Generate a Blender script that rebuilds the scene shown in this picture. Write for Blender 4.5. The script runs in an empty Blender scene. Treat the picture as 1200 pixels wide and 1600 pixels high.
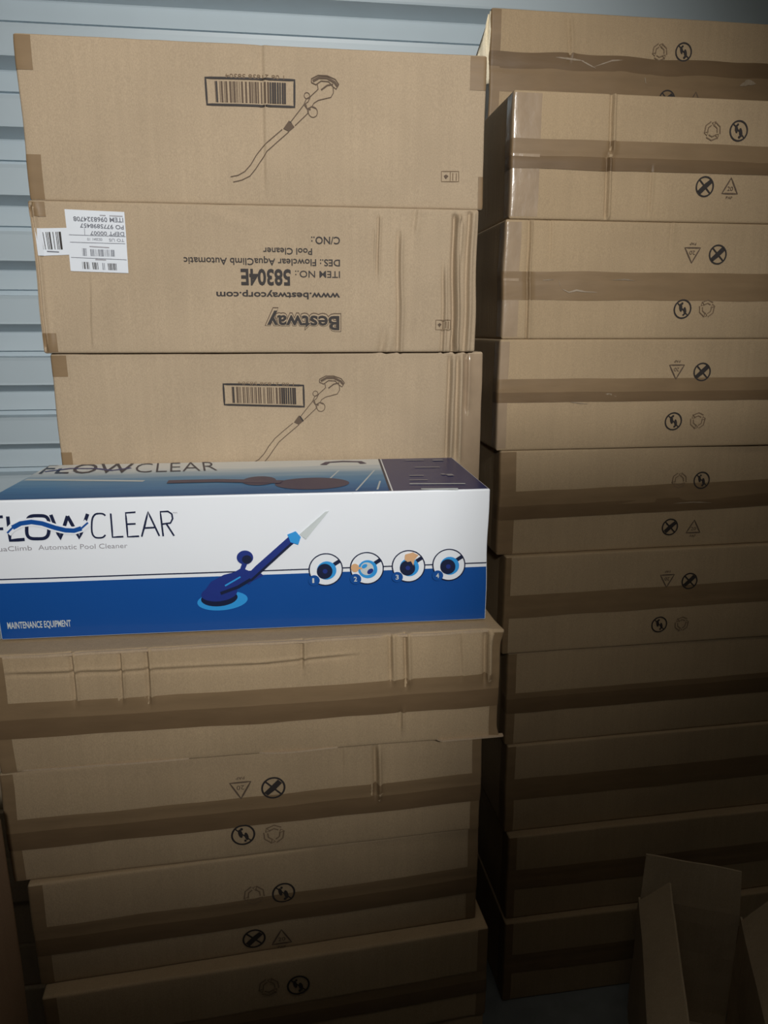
import bpy, math, random
from mathutils import Vector, Matrix, noise
random.seed(7)

# ------------------------------------------------------------------ camera
SC = bpy.context.scene
COL = SC.collection
F_PX, PITCH, YAW = 1156.0, math.radians(13.8), math.radians(7.6)
EYE = Vector((0.0, 0.0, 1.30))
FWD = Vector((math.sin(YAW)*math.cos(PITCH), math.cos(YAW)*math.cos(PITCH), -math.sin(PITCH)))
RGT = Vector((math.cos(YAW), -math.sin(YAW), 0))
UPV = RGT.cross(FWD)
cd = bpy.data.cameras.new('camera'); cam = bpy.data.objects.new('camera', cd); COL.objects.link(cam)
cd.sensor_fit = 'VERTICAL'; cd.sensor_height = 36.0; cd.sensor_width = 27.0
cd.lens = 36.0*F_PX/1600.0; cd.clip_start = 0.02
M = Matrix((RGT, UPV, -FWD)).transposed().to_4x4(); M.translation = EYE
cam.matrix_world = M
SC.camera = cam

# ------------------------------------------------------------------ light
w = bpy.data.worlds.new('world'); SC.world = w; w.use_nodes = True
w.node_tree.nodes['Background'].inputs[0].default_value = (0.85, 0.80, 0.68, 1)
w.node_tree.nodes['Background'].inputs[1].default_value = 0.010
def spot(name, loc, aim, watts, cone, blend, size, col):
    l = bpy.data.lights.new(name, 'SPOT'); l.energy = watts; l.spot_size = math.radians(cone)
    l.spot_blend = blend; l.shadow_soft_size = size; l.color = col
    o = bpy.data.objects.new(name, l); COL.objects.link(o); o.location = loc
    o.rotation_euler = (Vector(aim)-Vector(loc)).to_track_quat('-Z', 'Y').to_euler()
    return o
spot('doorway_lamp', (0.32, -1.50, 2.15), (-0.07, 1.13, 1.505), 220, 45.8, 1.0, 0.07, (1.0, 0.985, 0.955))
spot('second_lamp', (-0.20, -1.30, 2.20), (0.14, 1.13, 1.46), 52, 41.5, 0.8, 0.12, (1.0, 0.96, 0.88))  # added fill that lifts the shaded right-hand column, not a known fixture
def area(name, loc, aim, watts, sx, sy, col):
    l = bpy.data.lights.new(name, 'AREA'); l.shape = 'RECTANGLE'; l.size = sx; l.size_y = sy; l.energy = watts; l.color = col
    o = bpy.data.objects.new(name, l); COL.objects.link(o); o.location = loc
    o.rotation_euler = (Vector(aim)-Vector(loc)).to_track_quat('-Z', 'Y').to_euler()
area('ceiling_panel', (0.1, 0.25, 2.62), (0.1, 0.45, 0), 2.9, 1.2, 0.5, (1.0, 0.90, 0.74))  # added warm fill from above, standing in for bounce off the cardboard
vs = SC.view_settings
vs.view_transform = 'Standard'; vs.look = 'None'; vs.gamma = 1.0; vs.use_curve_mapping = False
vs.exposure = 0.0

# ------------------------------------------------------------------ materials
def lin(c):
    return tuple(((x/255)/12.92 if x/255 <= .04045 else ((x/255+.055)/1.055)**2.4) for x in c)
def mat(name, col, rough=0.8, metal=0.0, spec=0.5, bump=0.0, scale=60.0, stretch=(1, 1, 1), var=0.0, detail=4.0, coat=0.0):
    m = bpy.data.materials.new(name); m.use_nodes = True
    nt = m.node_tree; b = nt.nodes['Principled BSDF']
    b.inputs['Base Color'].default_value = (*col, 1); b.inputs['Roughness'].default_value = rough
    b.inputs['Metallic'].default_value = metal; b.inputs['Specular IOR Level'].default_value = spec
    b.inputs['Coat Weight'].default_value = coat
    tc = nt.nodes.new('ShaderNodeTexCoord'); mp = nt.nodes.new('ShaderNodeMapping')
    mp.inputs['Scale'].default_value = stretch
    nt.links.new(tc.outputs['Object'], mp.inputs[0])
    n = nt.nodes.new('ShaderNodeTexNoise'); n.inputs['Scale'].default_value = scale; n.inputs['Detail'].default_value = detail
    nt.links.new(mp.outputs[0], n.inputs[0])
    if bump:
        bp = nt.nodes.new('ShaderNodeBump'); bp.inputs['Strength'].default_value = bump; bp.inputs['Distance'].default_value = 0.002
        nt.links.new(n.outputs[0], bp.inputs['Height']); nt.links.new(bp.outputs[0], b.inputs['Normal'])
    if var:
        mr = nt.nodes.new('ShaderNodeMapRange'); mr.inputs['To Min'].default_value = 1-var; mr.inputs['To Max'].default_value = 1+var
        mr.inputs['From Min'].default_value = .25; mr.inputs['From Max'].default_value = .75
        nt.links.new(n.outputs[0], mr.inputs[0])
        mx = nt.nodes.new('ShaderNodeVectorMath'); mx.operation = 'SCALE'; mx.inputs[0].default_value = col
        nt.links.new(mr.outputs[0], mx.inputs['Scale']); nt.links.new(mx.outputs[0], b.inputs['Base Color'])
    return m
def cardboard(name, col):
    """kraft liner: faint upright flute lines, broad mottling and fine paper fibre"""
    m = mat(name, col, rough=0.78, spec=0.25)
    nt = m.node_tree; b = nt.nodes['Principled BSDF']; tc = nt.nodes['Texture Coordinate']
    def nz(scale, st, det):
        mp = nt.nodes.new('ShaderNodeMapping'); mp.inputs['Scale'].default_value = st; nt.links.new(tc.outputs['Object'], mp.inputs[0])
        n = nt.nodes.new('ShaderNodeTexNoise'); n.inputs['Scale'].default_value = scale; n.inputs['Detail'].default_value = det
        nt.links.new(mp.outputs[0], n.inputs[0]); return n
    fl = nz(110, (1, 1, .04), 2); bl = nz(7, (1, 1, 1), 3); fi = nz(900, (1, 1, .5), 2)
    def mul(n, lo, hi):
        mr = nt.nodes.new('ShaderNodeMapRange'); mr.inputs['From Min'].default_value = .3; mr.inputs['From Max'].default_value = .7
        mr.inputs['To Min'].default_value = lo; mr.inputs['To Max'].default_value = hi; nt.links.new(n.outputs[0], mr.inputs[0]); return mr.outputs[0]
    a = mul(fl, .975, 1.025); c = mul(bl, .93, 1.06); d = mul(fi, .90, 1.10)
    m1 = nt.nodes.new('ShaderNodeMath'); m1.operation = 'MULTIPLY'; nt.links.new(a, m1.inputs[0]); nt.links.new(c, m1.inputs[1])
    m2 = nt.nodes.new('ShaderNodeMath'); m2.operation = 'MULTIPLY'; nt.links.new(m1.outputs[0], m2.inputs[0]); nt.links.new(d, m2.inputs[1])
    sc = nt.nodes.new('ShaderNodeVectorMath'); sc.operation = 'SCALE'; sc.inputs[0].default_value = col
    nt.links.new(m2.outputs[0], sc.inputs['Scale']); nt.links.new(sc.outputs[0], b.inputs['Base Color'])
    bp = nt.nodes.new('ShaderNodeBump'); bp.inputs['Strength'].default_value = .22; bp.inputs['Distance'].default_value = .002
    nt.links.new(fl.outputs[0], bp.inputs['Height'])
    bp2 = nt.nodes.new('ShaderNodeBump'); bp2.inputs['Strength'].default_value = .10; bp2.inputs['Distance'].default_value = .001
    nt.links.new(fi.outputs[0], bp2.inputs['Height']); nt.links.new(bp.outputs[0], bp2.inputs['Normal'])
    nt.links.new(bp2.outputs[0], b.inputs['Normal'])
    return m
KRAFT = cardboard('kraft_cardboard', (0.40, 0.310, 0.212))
KRAFT_R = cardboard('kraft_cardboard_yellow', (0.385, 0.285, 0.176))
KRAFT_P = cardboard('kraft_cardboard_pale', (0.43, 0.325, 0.22))
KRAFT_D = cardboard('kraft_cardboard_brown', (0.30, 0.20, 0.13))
INNER = cardboard('carton_inside', (0.42, 0.34, 0.24))
CREAM = cardboard('torn_liner', (0.80, 0.72, 0.55))
TAPE = mat('brown_packing_tape', (0.225, 0.152, 0.084), rough=.46, spec=.24, bump=.35, scale=26, stretch=(.5, 1, 2.2), var=.10)
TAPE2 = mat('brown_packing_tape_doubled', (0.160, 0.104, 0.056), rough=.44, spec=.24, bump=.35, scale=26, stretch=(.5, 1, 2.2), var=.10)
CLEAR = mat('pale_packing_tape', (0.33, 0.245, 0.165), rough=.22, spec=.6, bump=.6, scale=34, stretch=(1, 1, .7), var=.12)
INK = mat('black_ink', lin((44, 38, 36)), rough=.7)
INK_S = mat('soft_ink', lin((92, 76, 62)), rough=.8)
INK_F = mat('faint_ink', lin((118, 98, 76)), rough=.8)
PAPER = mat('label_paper', (0.66, 0.70, 0.76), rough=.6)
GREY = mat('label_print', lin((105, 108, 118)), rough=.7)
WHITE = mat('retail_white', (0.80, 0.84, 0.90), rough=.42, coat=.15)
BLUE = mat('retail_blue', lin((14, 76, 152)), rough=.38, coat=.2)
NAVY = mat('retail_navy', lin((28, 42, 98)), rough=.28, spec=.28)
NAVY2 = mat('cleaner_navy', lin((30, 50, 128)), rough=.4)
DARKB = mat('cleaner_dark', lin((20, 30, 62)), rough=.4)
SKYB = mat('cleaner_sky_blue', lin((48, 150, 222)), rough=.4)
SKIN = mat('printed_hand', lin((214, 170, 128)), rough=.5)
PLUM = mat('printed_plum', lin((58, 48, 82)), rough=.4)
MIST = mat('printed_mist', lin((196, 204, 206)), rough=.5)
GTXT = mat('grey_print', lin((150, 148, 154)), rough=.6)
WALLM = mat('painted_metal', (0.46, 0.545, 0.60), rough=.42, spec=.5, bump=.05, scale=9, var=.03)
FLOORM = mat('sealed_concrete', (0.17, 0.19, 0.20), rough=.55, bump=.2, scale=22, var=.14)
CEILM = mat('painted_ceiling', (0.5, 0.52, 0.54), rough=.7)

def pool_photo():
    m = mat('pool_photo', (.2, .3, .4), rough=.5, spec=.18)
    nt = m.node_tree; b = nt.nodes['Principled BSDF']; tc = nt.nodes['Texture Coordinate']
    sx = nt.nodes.new('ShaderNodeSeparateXYZ'); nt.links.new(tc.outputs['Object'], sx.inputs[0])
    mp = nt.nodes.new('ShaderNodeMapping'); mp.inputs['Scale'].default_value = (4, 30, 1); nt.links.new(tc.outputs['Object'], mp.inputs[0])
    n = nt.nodes.new('ShaderNodeTexNoise'); n.inputs['Scale'].default_value = 2.2; n.inputs['Detail'].default_value = 6; nt.links.new(mp.outputs[0], n.inputs[0])
    ad = nt.nodes.new('ShaderNodeMath'); ad.operation = 'MULTIPLY_ADD'; ad.inputs[1].default_value = .06; nt.links.new(n.outputs[0], ad.inputs[0]); nt.links.new(sx.outputs['Y'], ad.inputs[2])
    r = nt.nodes.new('ShaderNodeValToRGB'); nt.links.new(ad.outputs[0], r.inputs[0])
    st = [(0.03, (52, 92, 142)), (0.09, (80, 128, 172)), (.14, (110, 148, 180)), (.18, (172, 188, 200)), (.22, (218, 220, 218)), (.30, (222, 222, 218))]
    e = r.color_ramp.elements
    e[0].position = st[0][0]; e[0].color = (*lin(st[0][1]), 1); e[1].position = st[-1][0]; e[1].color = (*lin(st[-1][1]), 1)
    for p_, c_ in st[1:-1]:
        q = e.new(p_); q.color = (*lin(c_), 1)
    nt.links.new(r.outputs[0], b.inputs['Base Color'])
    return m
POOL = pool_photo()

# ------------------------------------------------------------------ mesh helpers
def link(name, verts, faces, mats, parent=None, fm=None, smooth=False):
    me = bpy.data.meshes.new(name); me.from_pydata([tuple(v) for v in verts], [], faces)
    for m_ in mats: me.materials.append(m_)
    if fm:
        for p_, i in zip(me.polygons, fm): p_.material_index = i
    if smooth:
        me.polygons.foreach_set('use_smooth', [True]*len(me.polygons))
    me.update()
    o = bpy.data.objects.new(name, me); COL.objects.link(o)
    if parent is not None: o.parent = parent
    return o
def empty(name, loc, rz, label, cat, group=None):
    o = bpy.data.objects.new(name, None); COL.objects.link(o); o.location = loc; o.rotation_euler = (0, 0, rz)
    o.empty_display_size = .05; o['label'] = label; o['category'] = cat
    if group: o['group'] = group
    return o
def smooth01(t):
    t = max(0.0, min(1.0, t)); return t*t*(3-2*t)

class Carton:
    """A box whose local x runs along the front, y into the pile, z up. One
    displacement field drives the body, the tape on it and the print on it."""
    def __init__(s, name, x0, x1, z0, z1, y, depth, rot, label, cat='carton', group=None, r=.0035,
                 bulge=.002, rough=.0010, material=None, creases=(), seam=True, sag=.0, seed=0, crush=(), skew=0.0):
        s.skew = skew
        s.w, s.h, s.d, s.r = x1-x0, z1-z0, depth, r
        s.rot = math.radians(rot); s.seed = seed; s.bulge = bulge; s.rough = rough; s.seam = seam; s.sag = sag; s.crush = crush
        # rotate about the middle of the front face
        cx = (x0+x1)/2
        c = Vector((cx, y, z0)); off = Vector((-s.w/2, 0, 0)); off.rotate(Matrix.Rotation(s.rot, 3, 'Z'))
        s.org = c+off
        s.e = empty(name, s.org, s.rot, label, cat, group)
        s.R = Matrix.Rotation(s.rot, 3, 'Z')
        s.creases = []
        for (u0, v0, u1, v1, dep, wid) in creases:
            a, b_ = s.loc(u0, v0), s.loc(u1, v1); s.creases.append((a, b_, dep, wid))
        s.mat = material or KRAFT
        s.body = s.make_body()
    # pixel of the photograph -> local (x, z) on the front face, or (x, y) on the top face
    def loc(s, u, v, face='front'):
        d = FWD+RGT*((u-600)/F_PX)+UPV*((800-v)/F_PX)
        Ri = s.R.transposed(); o_ = Ri @ (EYE-s.org); dl = Ri @ d
        if face == 'front':
            t = -o_.y/dl.y; p_ = o_+dl*t; return (p_.x, p_.z)
        t = (s.h-o_.z)/dl.z; p_ = o_+dl*t; return (p_.x, p_.y)
    def field(s, x, z):
        f_ = -s.bulge*math.sin(math.pi*max(0, min(1, x/s.w)))*math.sin(math.pi*max(0, min(1, z/s.h)))
        f_ += s.rough*noise.noise(Vector((x*9+s.seed*3.1, z*9, s.seed)))+s.rough*.5*noise.noise(Vector((x*30, z*24, s.seed+5.5)))
        for (a, b_, dep, wid) in s.creases:
            dx, dz = b_[0]-a[0], b_[1]-a[1]; L2 = dx*dx+dz*dz
            t = ((x-a[0])*dx+(z-a[1])*dz)/L2
            tt = max(0, min(1, t)); px_, pz_ = a[0]+dx*tt, a[1]+dz*tt
            q = (x-px_)**2+(z-pz_)**2
            sgn = (x-px_) if abs(dz) > abs(dx) else (pz_-z)
            f_ += dep*2.0*math.exp(-q/(2*wid*wid))*(-sgn/wid*1.6)
        if s.seam:
            f_ += .0012*math.exp(-((z-s.h*.5)/.0025)**2)
        return f_
    def place(s, P, N, lift=0.0):
        """rounded box -> displaced surface"""
        x, y, z = P; r = s.r
        q = Vector((max(r, min(s.w-r, x)), max(r, min(s.d-r, y)), max(r, min(s.h-r, z))))
        v = Vector(P)-q
        if v.length > 1e-9: n = v.normalized(); p_ = q+n*(r+lift)
        else: n = Vector(N); p_ = Vector(P)+n*lift
        wt = 1-smooth01((y-.001)/.022)
        p_.y += s.field(x, z)*wt
        # sides breathe a little, the top sags a little
        ez = math.sin(math.pi*max(0, min(1, z/s.h)))
        kx = .0016*noise.noise(Vector((z*14+s.seed*7, y*8, s.seed*1.3)))
        if x < s.w*.3: p_.x += kx*ez*1.4
        if x > s.w*.7: p_.x += .0016*noise.noise(Vector((z*14+s.seed*9, y*8, 4+s.seed*1.3)))*ez*1.4
        if s.skew: p_.x += s.skew*y*(1-smooth01(x/.15))
        p_.z -= s.sag*math.sin(math.pi*max(0, min(1, x/s.w)))*smooth01(z/s.h)
        for (cx, cz, rad, ax, ay, az) in s.crush:
            g = math.exp(-(((x-cx*s.w)**2+(z-cz*s.h)**2)+(y*.8)**2)/(2*rad*rad))
            p_ += Vector((ax, ay, az))*g
        return p_
    def lines(s, L, axis):
        r = s.r; out = {0, r*.25, r*.6, r, r*2, L-r*2, L-r, L-r*.6, L-r*.25, L}
        n = max(2, int(L/.014))
        for i in range(1, n): out.add(L*i/n)
        if axis == 'x':
            for (a, b_, dep, wid) in s.creases:
                if abs(a[0]-b_[0]) < .02:
                    for k in (-3, -2, -1.2, -.6, 0, .6, 1.2, 2, 3): out.add(min(L, max(0, (a[0]+b_[0])/2+k*wid)))
        if axis == 'z':
            if s.seam:
                for k in (-.006, -.003, 0, .003, .006): out.add(L/2+k)
            for (a, b_, dep, wid) in s.creases:
                if abs(a[1]-b_[1]) < .02:
                    for k in (-3, -2, -1.2, -.6, 0, .6, 1.2, 2, 3): out.add(min(L, max(0, (a[1]+b_[1])/2+k*wid)))
        o = sorted(out); res = [o[0]]
        for v in o[1:]:
            if v-res[-1] > .0004: res.append(v)
        res[-1] = L
        return res
    def make_body(s):
        X, Y, Z = s.lines(s.w, 'x'), s.lines(s.d, 'y'), s.lines(s.h, 'z')
        idx = {}; V = []; Fc = []
        def vid(P, N):
            k = (round(P[0], 6), round(P[1], 6), round(P[2], 6))
            if k not in idx:
                idx[k] = len(V); V.append(s.place(P, N))
            return idx[k]
        def patch(A, B, mk, N, flip):
            for i in range(len(A)-1):
                for j in range(len(B)-1):
                    q = [vid(mk(A[i], B[j]), N), vid(mk(A[i+1], B[j]), N), vid(mk(A[i+1], B[j+1]), N), vid(mk(A[i], B[j+1]), N)]
                    if flip: q.reverse()
                    Fc.append(q)
        patch(X, Z, lambda a, b_: (a, 0, b_), (0, -1, 0), False)
        patch(X, Z, lambda a, b_: (a, s.d, b_), (0, 1, 0), True)
        patch(Y, Z, lambda a, b_: (0, a, b_), (-1, 0, 0), True)
        patch(Y, Z, lambda a, b_: (s.w, a, b_), (1, 0, 0), False)
        patch(X, Y, lambda a, b_: (a, b_, s.h), (0, 0, 1), False)
        patch(X, Y, lambda a, b_: (a, b_, 0), (0, 0, -1), True)
        return link('box_body', V, Fc, [s.mat], s.e, smooth=True)
    def wrap(s, a, z):
        """a runs along the front; below 0 or above w it turns the corner"""
        if a < 0: return (0, -a, z), (-1, 0, 0)
        if a > s.w: return (s.w, a-s.w, z), (1, 0, 0)
        return (a, 0, z), (0, -1, 0)
    def tape(s, a0, a1, z0, z1, m, name='packing_tape', lift=.0006, wav=.0, tilt=0.0, label=None):
        n = max(2, int((a1-a0)/.006)); k = max(2, int(abs(z1-z0)/.006))
        As = [a0+(a1-a0)*i/n for i in range(n+1)]
        for c in (0, s.r*.3, s.r*.6, s.r, s.w-s.r, s.w-s.r*.6, s.w-s.r*.3, s.w):
            if a0 < c < a1: As.append(c)
        for (ca, cb, dep, wid) in s.creases:
            for kk in (-2, -1, 0, 1, 2):
                c = (ca[0]+cb[0])/2+kk*wid
                if a0 < c < a1: As.append(c)
        As = sorted(set(round(x, 6) for x in As)); n = len(As)-1
        V = []; Fc = []
        for i, a in enumerate(As):
            tt = (a-a0)/(a1-a0)
            for j in range(k+1):
                zz = z0+(z1-z0)*j/k+wav*noise.noise(Vector((a*11, s.seed*2+(j > k/2), 3)))+tilt*(tt-.5)
                P, N = s.wrap(a, max(0, min(s.h, zz)))
                lf = lift*(.72 if j in (0, k) else 1)
                V.append(s.place(P, N, lf))
        for i in range(n):
            for j in range(k):
                q = i*(k+1)+j; Fc.append((q, q+k+1, q+k+2, q+1))
        o = link(name, V, Fc, [m], s.e, smooth=True)
        if label: o['label'] = label
        return o
    def draw(s, name, shapes, parent=None, face='front', lift=.0008, label=None):
        """shapes: list of (verts2d, faces, material, layer)"""
        V, Fc, fm, mats = [], [], [], []
        for (v2, f2, m, lay) in shapes:
            if m not in mats: mats.append(m)
            o_ = len(V)
            for k_, (x, z) in enumerate(v2):
                lf = lift+(lay[k_] if isinstance(lay, list) else lay)*.00022
                if face == 'front':
                    x = max(s.r*.4, min(s.w-s.r*.4, x)); V.append(s.place((x, 0, max(0, min(s.h, z))), (0, -1, 0), lf))
                else:
                    V.append(s.place((x, z, s.h), (0, 0, 1), lf))
            for f_ in f2:
                f_ = [i+o_ for i in f_]
                a, b_, c = V[f_[0]], V[f_[1]], V[f_[2]]
                nn = (b_-a).cross(c-a)
                if (nn.y > 0 if face == 'front' else nn.z < 0): f_.reverse()
                Fc.append(f_); fm.append(mats.index(m))
        o = link(name, V, Fc, mats, parent or s.e, fm)
        if label: o['label'] = label
        return o

# ---- two-dimensional shapes (all return (verts, faces, material, layer))
def stroke(pts, wd, m, lay=1, closed=False, sub=.006):
    P = [Vector(p_) for p_ in pts]
    if closed: P.append(P[0])
    Q = [P[0]]
    for a, b_ in zip(P, P[1:]):
        n = max(1, int((b_-a).length/sub))
        for i in range(1, n+1): Q.append(a.lerp(b_, i/n))
    V = []; Fc = []
    for i, p_ in enumerate(Q):
        a = Q[max(0, i-1)]; b_ = Q[min(len(Q)-1, i+1)]
        if closed and i in (0, len(Q)-1): a, b_ = Q[-2], Q[1]
        t = (b_-a)
        if t.length < 1e-9: t = Vector((1, 0))
        t.normalize(); n = Vector((-t.y, t.x))*wd/2
        V += [tuple(p_+n), tuple(p_-n)]
    for i in range(len(Q)-1): Fc.append((2*i, 2*i+1, 2*i+3, 2*i+2))
    return (V, Fc, m, lay)
def ring(c, rx, ry, wd, m, lay=1, n=40, a0=0, a1=360):
    pts = [(c[0]+rx*math.cos(math.radians(a0+(a1-a0)*i/n)), c[1]+ry*math.sin(math.radians(a0+(a1-a0)*i/n))) for i in range(n+1)]
    return stroke(pts, wd, m, lay, sub=1)
def disc(c, rx, ry, m, lay=1, n=32, ang=0):
    V = [c]; ca, sa = math.cos(math.radians(ang)), math.sin(math.radians(ang))
    for i in range(n):
        t = 2*math.pi*i/n; x, y = rx*math.cos(t), ry*math.sin(t); V.append((c[0]+x*ca-y*sa, c[1]+x*sa+y*ca))
    return (V, [(0, 1+i, 1+(i+1) % n) for i in range(n)], m, lay)
def poly(pts, m, lay=1):
    c = (sum(p_[0] for p_ in pts)/len(pts), sum(p_[1] for p_ in pts)/len(pts)); n = len(pts)
    return ([c]+list(pts), [(0, 1+i, 1+(i+1) % n) for i in range(n)], m, lay)
def quad(a, b_, c, d, m, lay=0, nu=1, nv=1):
    V = []; Fc = []
    A, B, C_, D = (Vector(v) for v in (a, b_, c, d))
    for i in range(nu+1):
        for j in range(nv+1):
            V.append(tuple(A.lerp(B, i/nu).lerp(D.lerp(C_, i/nu), j/nv)))
    for i in range(nu):
        for j in range(nv):
            q = i*(nv+1)+j; Fc.append((q, q+nv+1, q+nv+2, q+1))
    return (V, Fc, m, lay)
_tx = {}
def text_mesh(s_, off, shear):
    k = (s_, off, shear)
    if k in _tx: return _tx[k]
    cu = bpy.data.curves.new('t', 'FONT'); cu.body = s_; cu.offset = off; cu.shear = shear; cu.resolution_u = 3; cu.fill_mode = 'FRONT'
    ob = bpy.data.objects.new('t', cu); COL.objects.link(ob)
    dg = bpy.context.evaluated_depsgraph_get(); me = ob.evaluated_get(dg).to_mesh()
    V = [(v.co.x, v.co.y) for v in me.vertices]; Fc = [tuple(p_.vertices) for p_ in me.polygons]
    ob.evaluated_get(dg).to_mesh_clear(); bpy.data.objects.remove(ob); bpy.data.curves.remove(cu)
    x0 = min(v[0] for v in V); x1 = max(v[0] for v in V)
    par = list(range(len(V)))
    def find(a):
        while par[a] != a: a = par[a]
        return a
    for f_ in Fc:
        r0 = find(f_[0])
        for q in f_[1:]:
            par[find(q)] = r0
    root = [find(i) for i in range(len(V))]
    cen = {}
    for i, r_ in enumerate(root): cen.setdefault(r_, []).append(V[i][0])
    order = {r_: n_ for n_, r_ in enumerate(sorted(cen, key=lambda q: sum(cen[q])/len(cen[q])))}
    _tx[k] = (V, Fc, x0, x1, [.28*(order[r_] % 2) for r_ in root]); return _tx[k]
def text(s_, start, end, hgt, m, lay=1, off=0.0, shear=0.0, capvec=None):
    """start/end: local points on the baseline; hgt: cap height in metres"""
    V, Fc, x0, x1, isl = text_mesh(s_, off, shear)
    A, B = Vector(start), Vector(end); ex = B-A; ez = Vector((-ex.y, ex.x)).normalized()*hgt if capvec is None else Vector(capvec)
    out = [tuple(A+ex*((x-x0)/(x1-x0))+ez*(y/.70)) for (x, y) in V]
    return (out, Fc, m, [lay+q for q in isl])
def barcode(a, b_, c, d, m, seed, n=34, lay=1, fill=.5):
    """a,b along the base, d,c along the other side"""
    rr = random.Random(seed); A, B, C_, D = (Vector(v) for v in (a, b_, c, d)); out = []; t = 0
    ws = [rr.choice((1, 1, 2, 3)) for _ in range(n*2)]; tot = sum(ws)
    for i, w_ in enumerate(ws):
        t0 = t/tot; t += w_; t1 = t/tot
        if i % 2 == 0:
            out.append(([tuple(A.lerp(B, t0)), tuple(A.lerp(B, t1)), tuple(D.lerp(C_, t1)), tuple(D.lerp(C_, t0))], [(0, 1, 2, 3)], m, lay))
    return out

# ---- carton symbols, about 29 mm across
def rot2(shapes, c, flip):
    if not flip: return shapes
    return [([(2*c[0]-x, 2*c[1]-z) for (x, z) in v], f_, m, l_) for (v, f_, m, l_) in shapes]
def sym_step(c, r, m, flip):
    x, z = c; o = [ring(c, r, r, r*.17, m), stroke([(x-r*.68, z+r*.68), (x+r*.68, z-r*.68)], r*.12, m, 1.4)]
    o += [disc((x-r*.30, z+r*.18), r*.17, r*.42, m, 2, 16, 12), disc((x-r*.18, z+r*.62), r*.12, r*.12, m, 2.4, 10),
          disc((x+r*.24, z-r*.16), r*.19, r*.46, m, 2, 16, 12), disc((x+r*.12, z-r*.62), r*.14, r*.14, m, 2.4, 10)]
    return rot2(o, c, flip)
def sym_knife(c, r, m, flip):
    x, z = c; o = [ring(c, r, r, r*.17, m), stroke([(x-r*.68, z+r*.68), (x+r*.68, z-r*.68)], r*.17, m, 1.4),
                   poly([(x-r*.80, z-r*.42), (x-r*.44, z-r*.80), (x+r*.26, z-r*.14), (x+r*.84, z+r*.40), (x+r*.52, z+r*.72), (x-r*.10, z+r*.26)], m, 2)]
    return rot2(o, c, flip)
def sym_tri(c, r, m, flip):
    x, z = c; o = []
    P = [(x-r*.92, z-r*.72), (x+r*.92, z-r*.72), (x, z+r*.90)]
    o.append(stroke(P, r*.15, m, 1, closed=True))
    o.append(text('20', (x-r*.34, z-r*.42), (x+r*.34, z-r*.42), r*.44, m, 1))
    o.append(text('PAP', (x-r*.38, z-r*1.28), (x+r*.38, z-r*1.28), r*.28, m, 1))
    return rot2(o, c, flip)
def sym_recycle(c, r, m, flip):
    x, z = c; o = []
    for k in range(3):
        a = math.radians(90+120*k); b_ = math.radians(90+120*(k+1))
        for rr in (r*.95, r*.58):
            p0 = (x+rr*math.cos(a+.25), z+rr*math.sin(a+.25)); p1 = (x+rr*math.cos(a+1.0), z+rr*math.sin(a+1.0)); p2 = (x+rr*math.cos(b_-.25), z+rr*math.sin(b_-.25))
            o.append(stroke([p0, p1, p2], r*.12, m, 1+k*.3+(rr < r*.9)*.1))
        p0 = (x+r*1.0*math.cos(b_-.3), z+r*1.0*math.sin(b_-.3)); p1 = (x+r*.5*math.cos(b_-.3), z+r*.5*math.sin(b_-.3)); p2 = (x+r*.8*math.cos(b_+.12), z+r*.8*math.sin(b_+.12))
        o.append(stroke([p0, p1, p2], r*.12, m, 2.1+k*.2, closed=True))
    return rot2(o, c, flip)
SYM = {'step': sym_step, 'knife': sym_knife, 'tri': sym_tri, 'rec': sym_recycle}
def symbols(c, items, r=.0145):
    for (k, u, v, flip) in items:
        m = {'step': INK, 'knife': INK, 'tri': INK_S, 'rec': INK_F}[k]
        nm = {'step': 'footprint_mark', 'knife': 'knife_mark', 'tri': 'paper_mark', 'rec': 'recycling_mark'}[k]
        c.draw(nm, SYM[k](c.loc(u, v), r, m, flip))

# ------------------------------------------------------------------ the room
def struct(name, V, Fc, m, smooth=False):
    o = link(name, V, Fc, [m], None, smooth=smooth); o['kind'] = 'structure'; return o
WY = 1.62
def back_wall():
    """pressed steel sheet with horizontal grooves at a 121 mm pitch"""
    prof = [(0.0, WY)]; z = 1.556-.1212*13+.0
    while z < 2.7:
        if z > 0.02:
            prof += [(z-.074+.0, WY), (z-.0675, WY-.001), (z-.0665, WY+.010), (z-.0655, WY+.036), (z-.0560, WY+.036), (z-.0545, WY+.028), (z-.019, WY+.034), (z-.0165, WY+.033), (z-.0015, WY-.001), (z+.003, WY)]
        z += .1212
    prof = [q for q in prof if q[0] >= 0]; prof.sort(key=lambda q: q[0]); prof.append((2.7, WY))
    X = [-1.5, 2.3]; V = []; Fc = []
    for x in X:
        for (z, y) in prof: V.append((x, y, z))
    n = len(prof)
    for i in range(n-1): Fc.append((i, n+i, n+i+1, i+1))
    return struct('wall_back', V, Fc, WALLM)
back_wall()
struct('floor', [(-1.5, -2.2, 0), (2.3, -2.2, 0), (2.3, WY+.05, 0), (-1.5, WY+.05, 0)], [(0, 1, 2, 3)], FLOORM)
struct('ceiling', [(-1.5, -2.2, 2.7), (2.3, -2.2, 2.7), (2.3, WY+.05, 2.7), (-1.5, WY+.05, 2.7)], [(3, 2, 1, 0)], CEILM)
struct('wall_left', [(-1.5, -2.2, 0), (-1.5, WY+.05, 0), (-1.5, WY+.05, 2.7), (-1.5, -2.2, 2.7)], [(0, 1, 2, 3)], WALLM)
struct('wall_right', [(2.3, -2.2, 0), (2.3, WY+.05, 0), (2.3, WY+.05, 2.7), (2.3, -2.2, 2.7)], [(3, 2, 1, 0)], WALLM)

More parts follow.
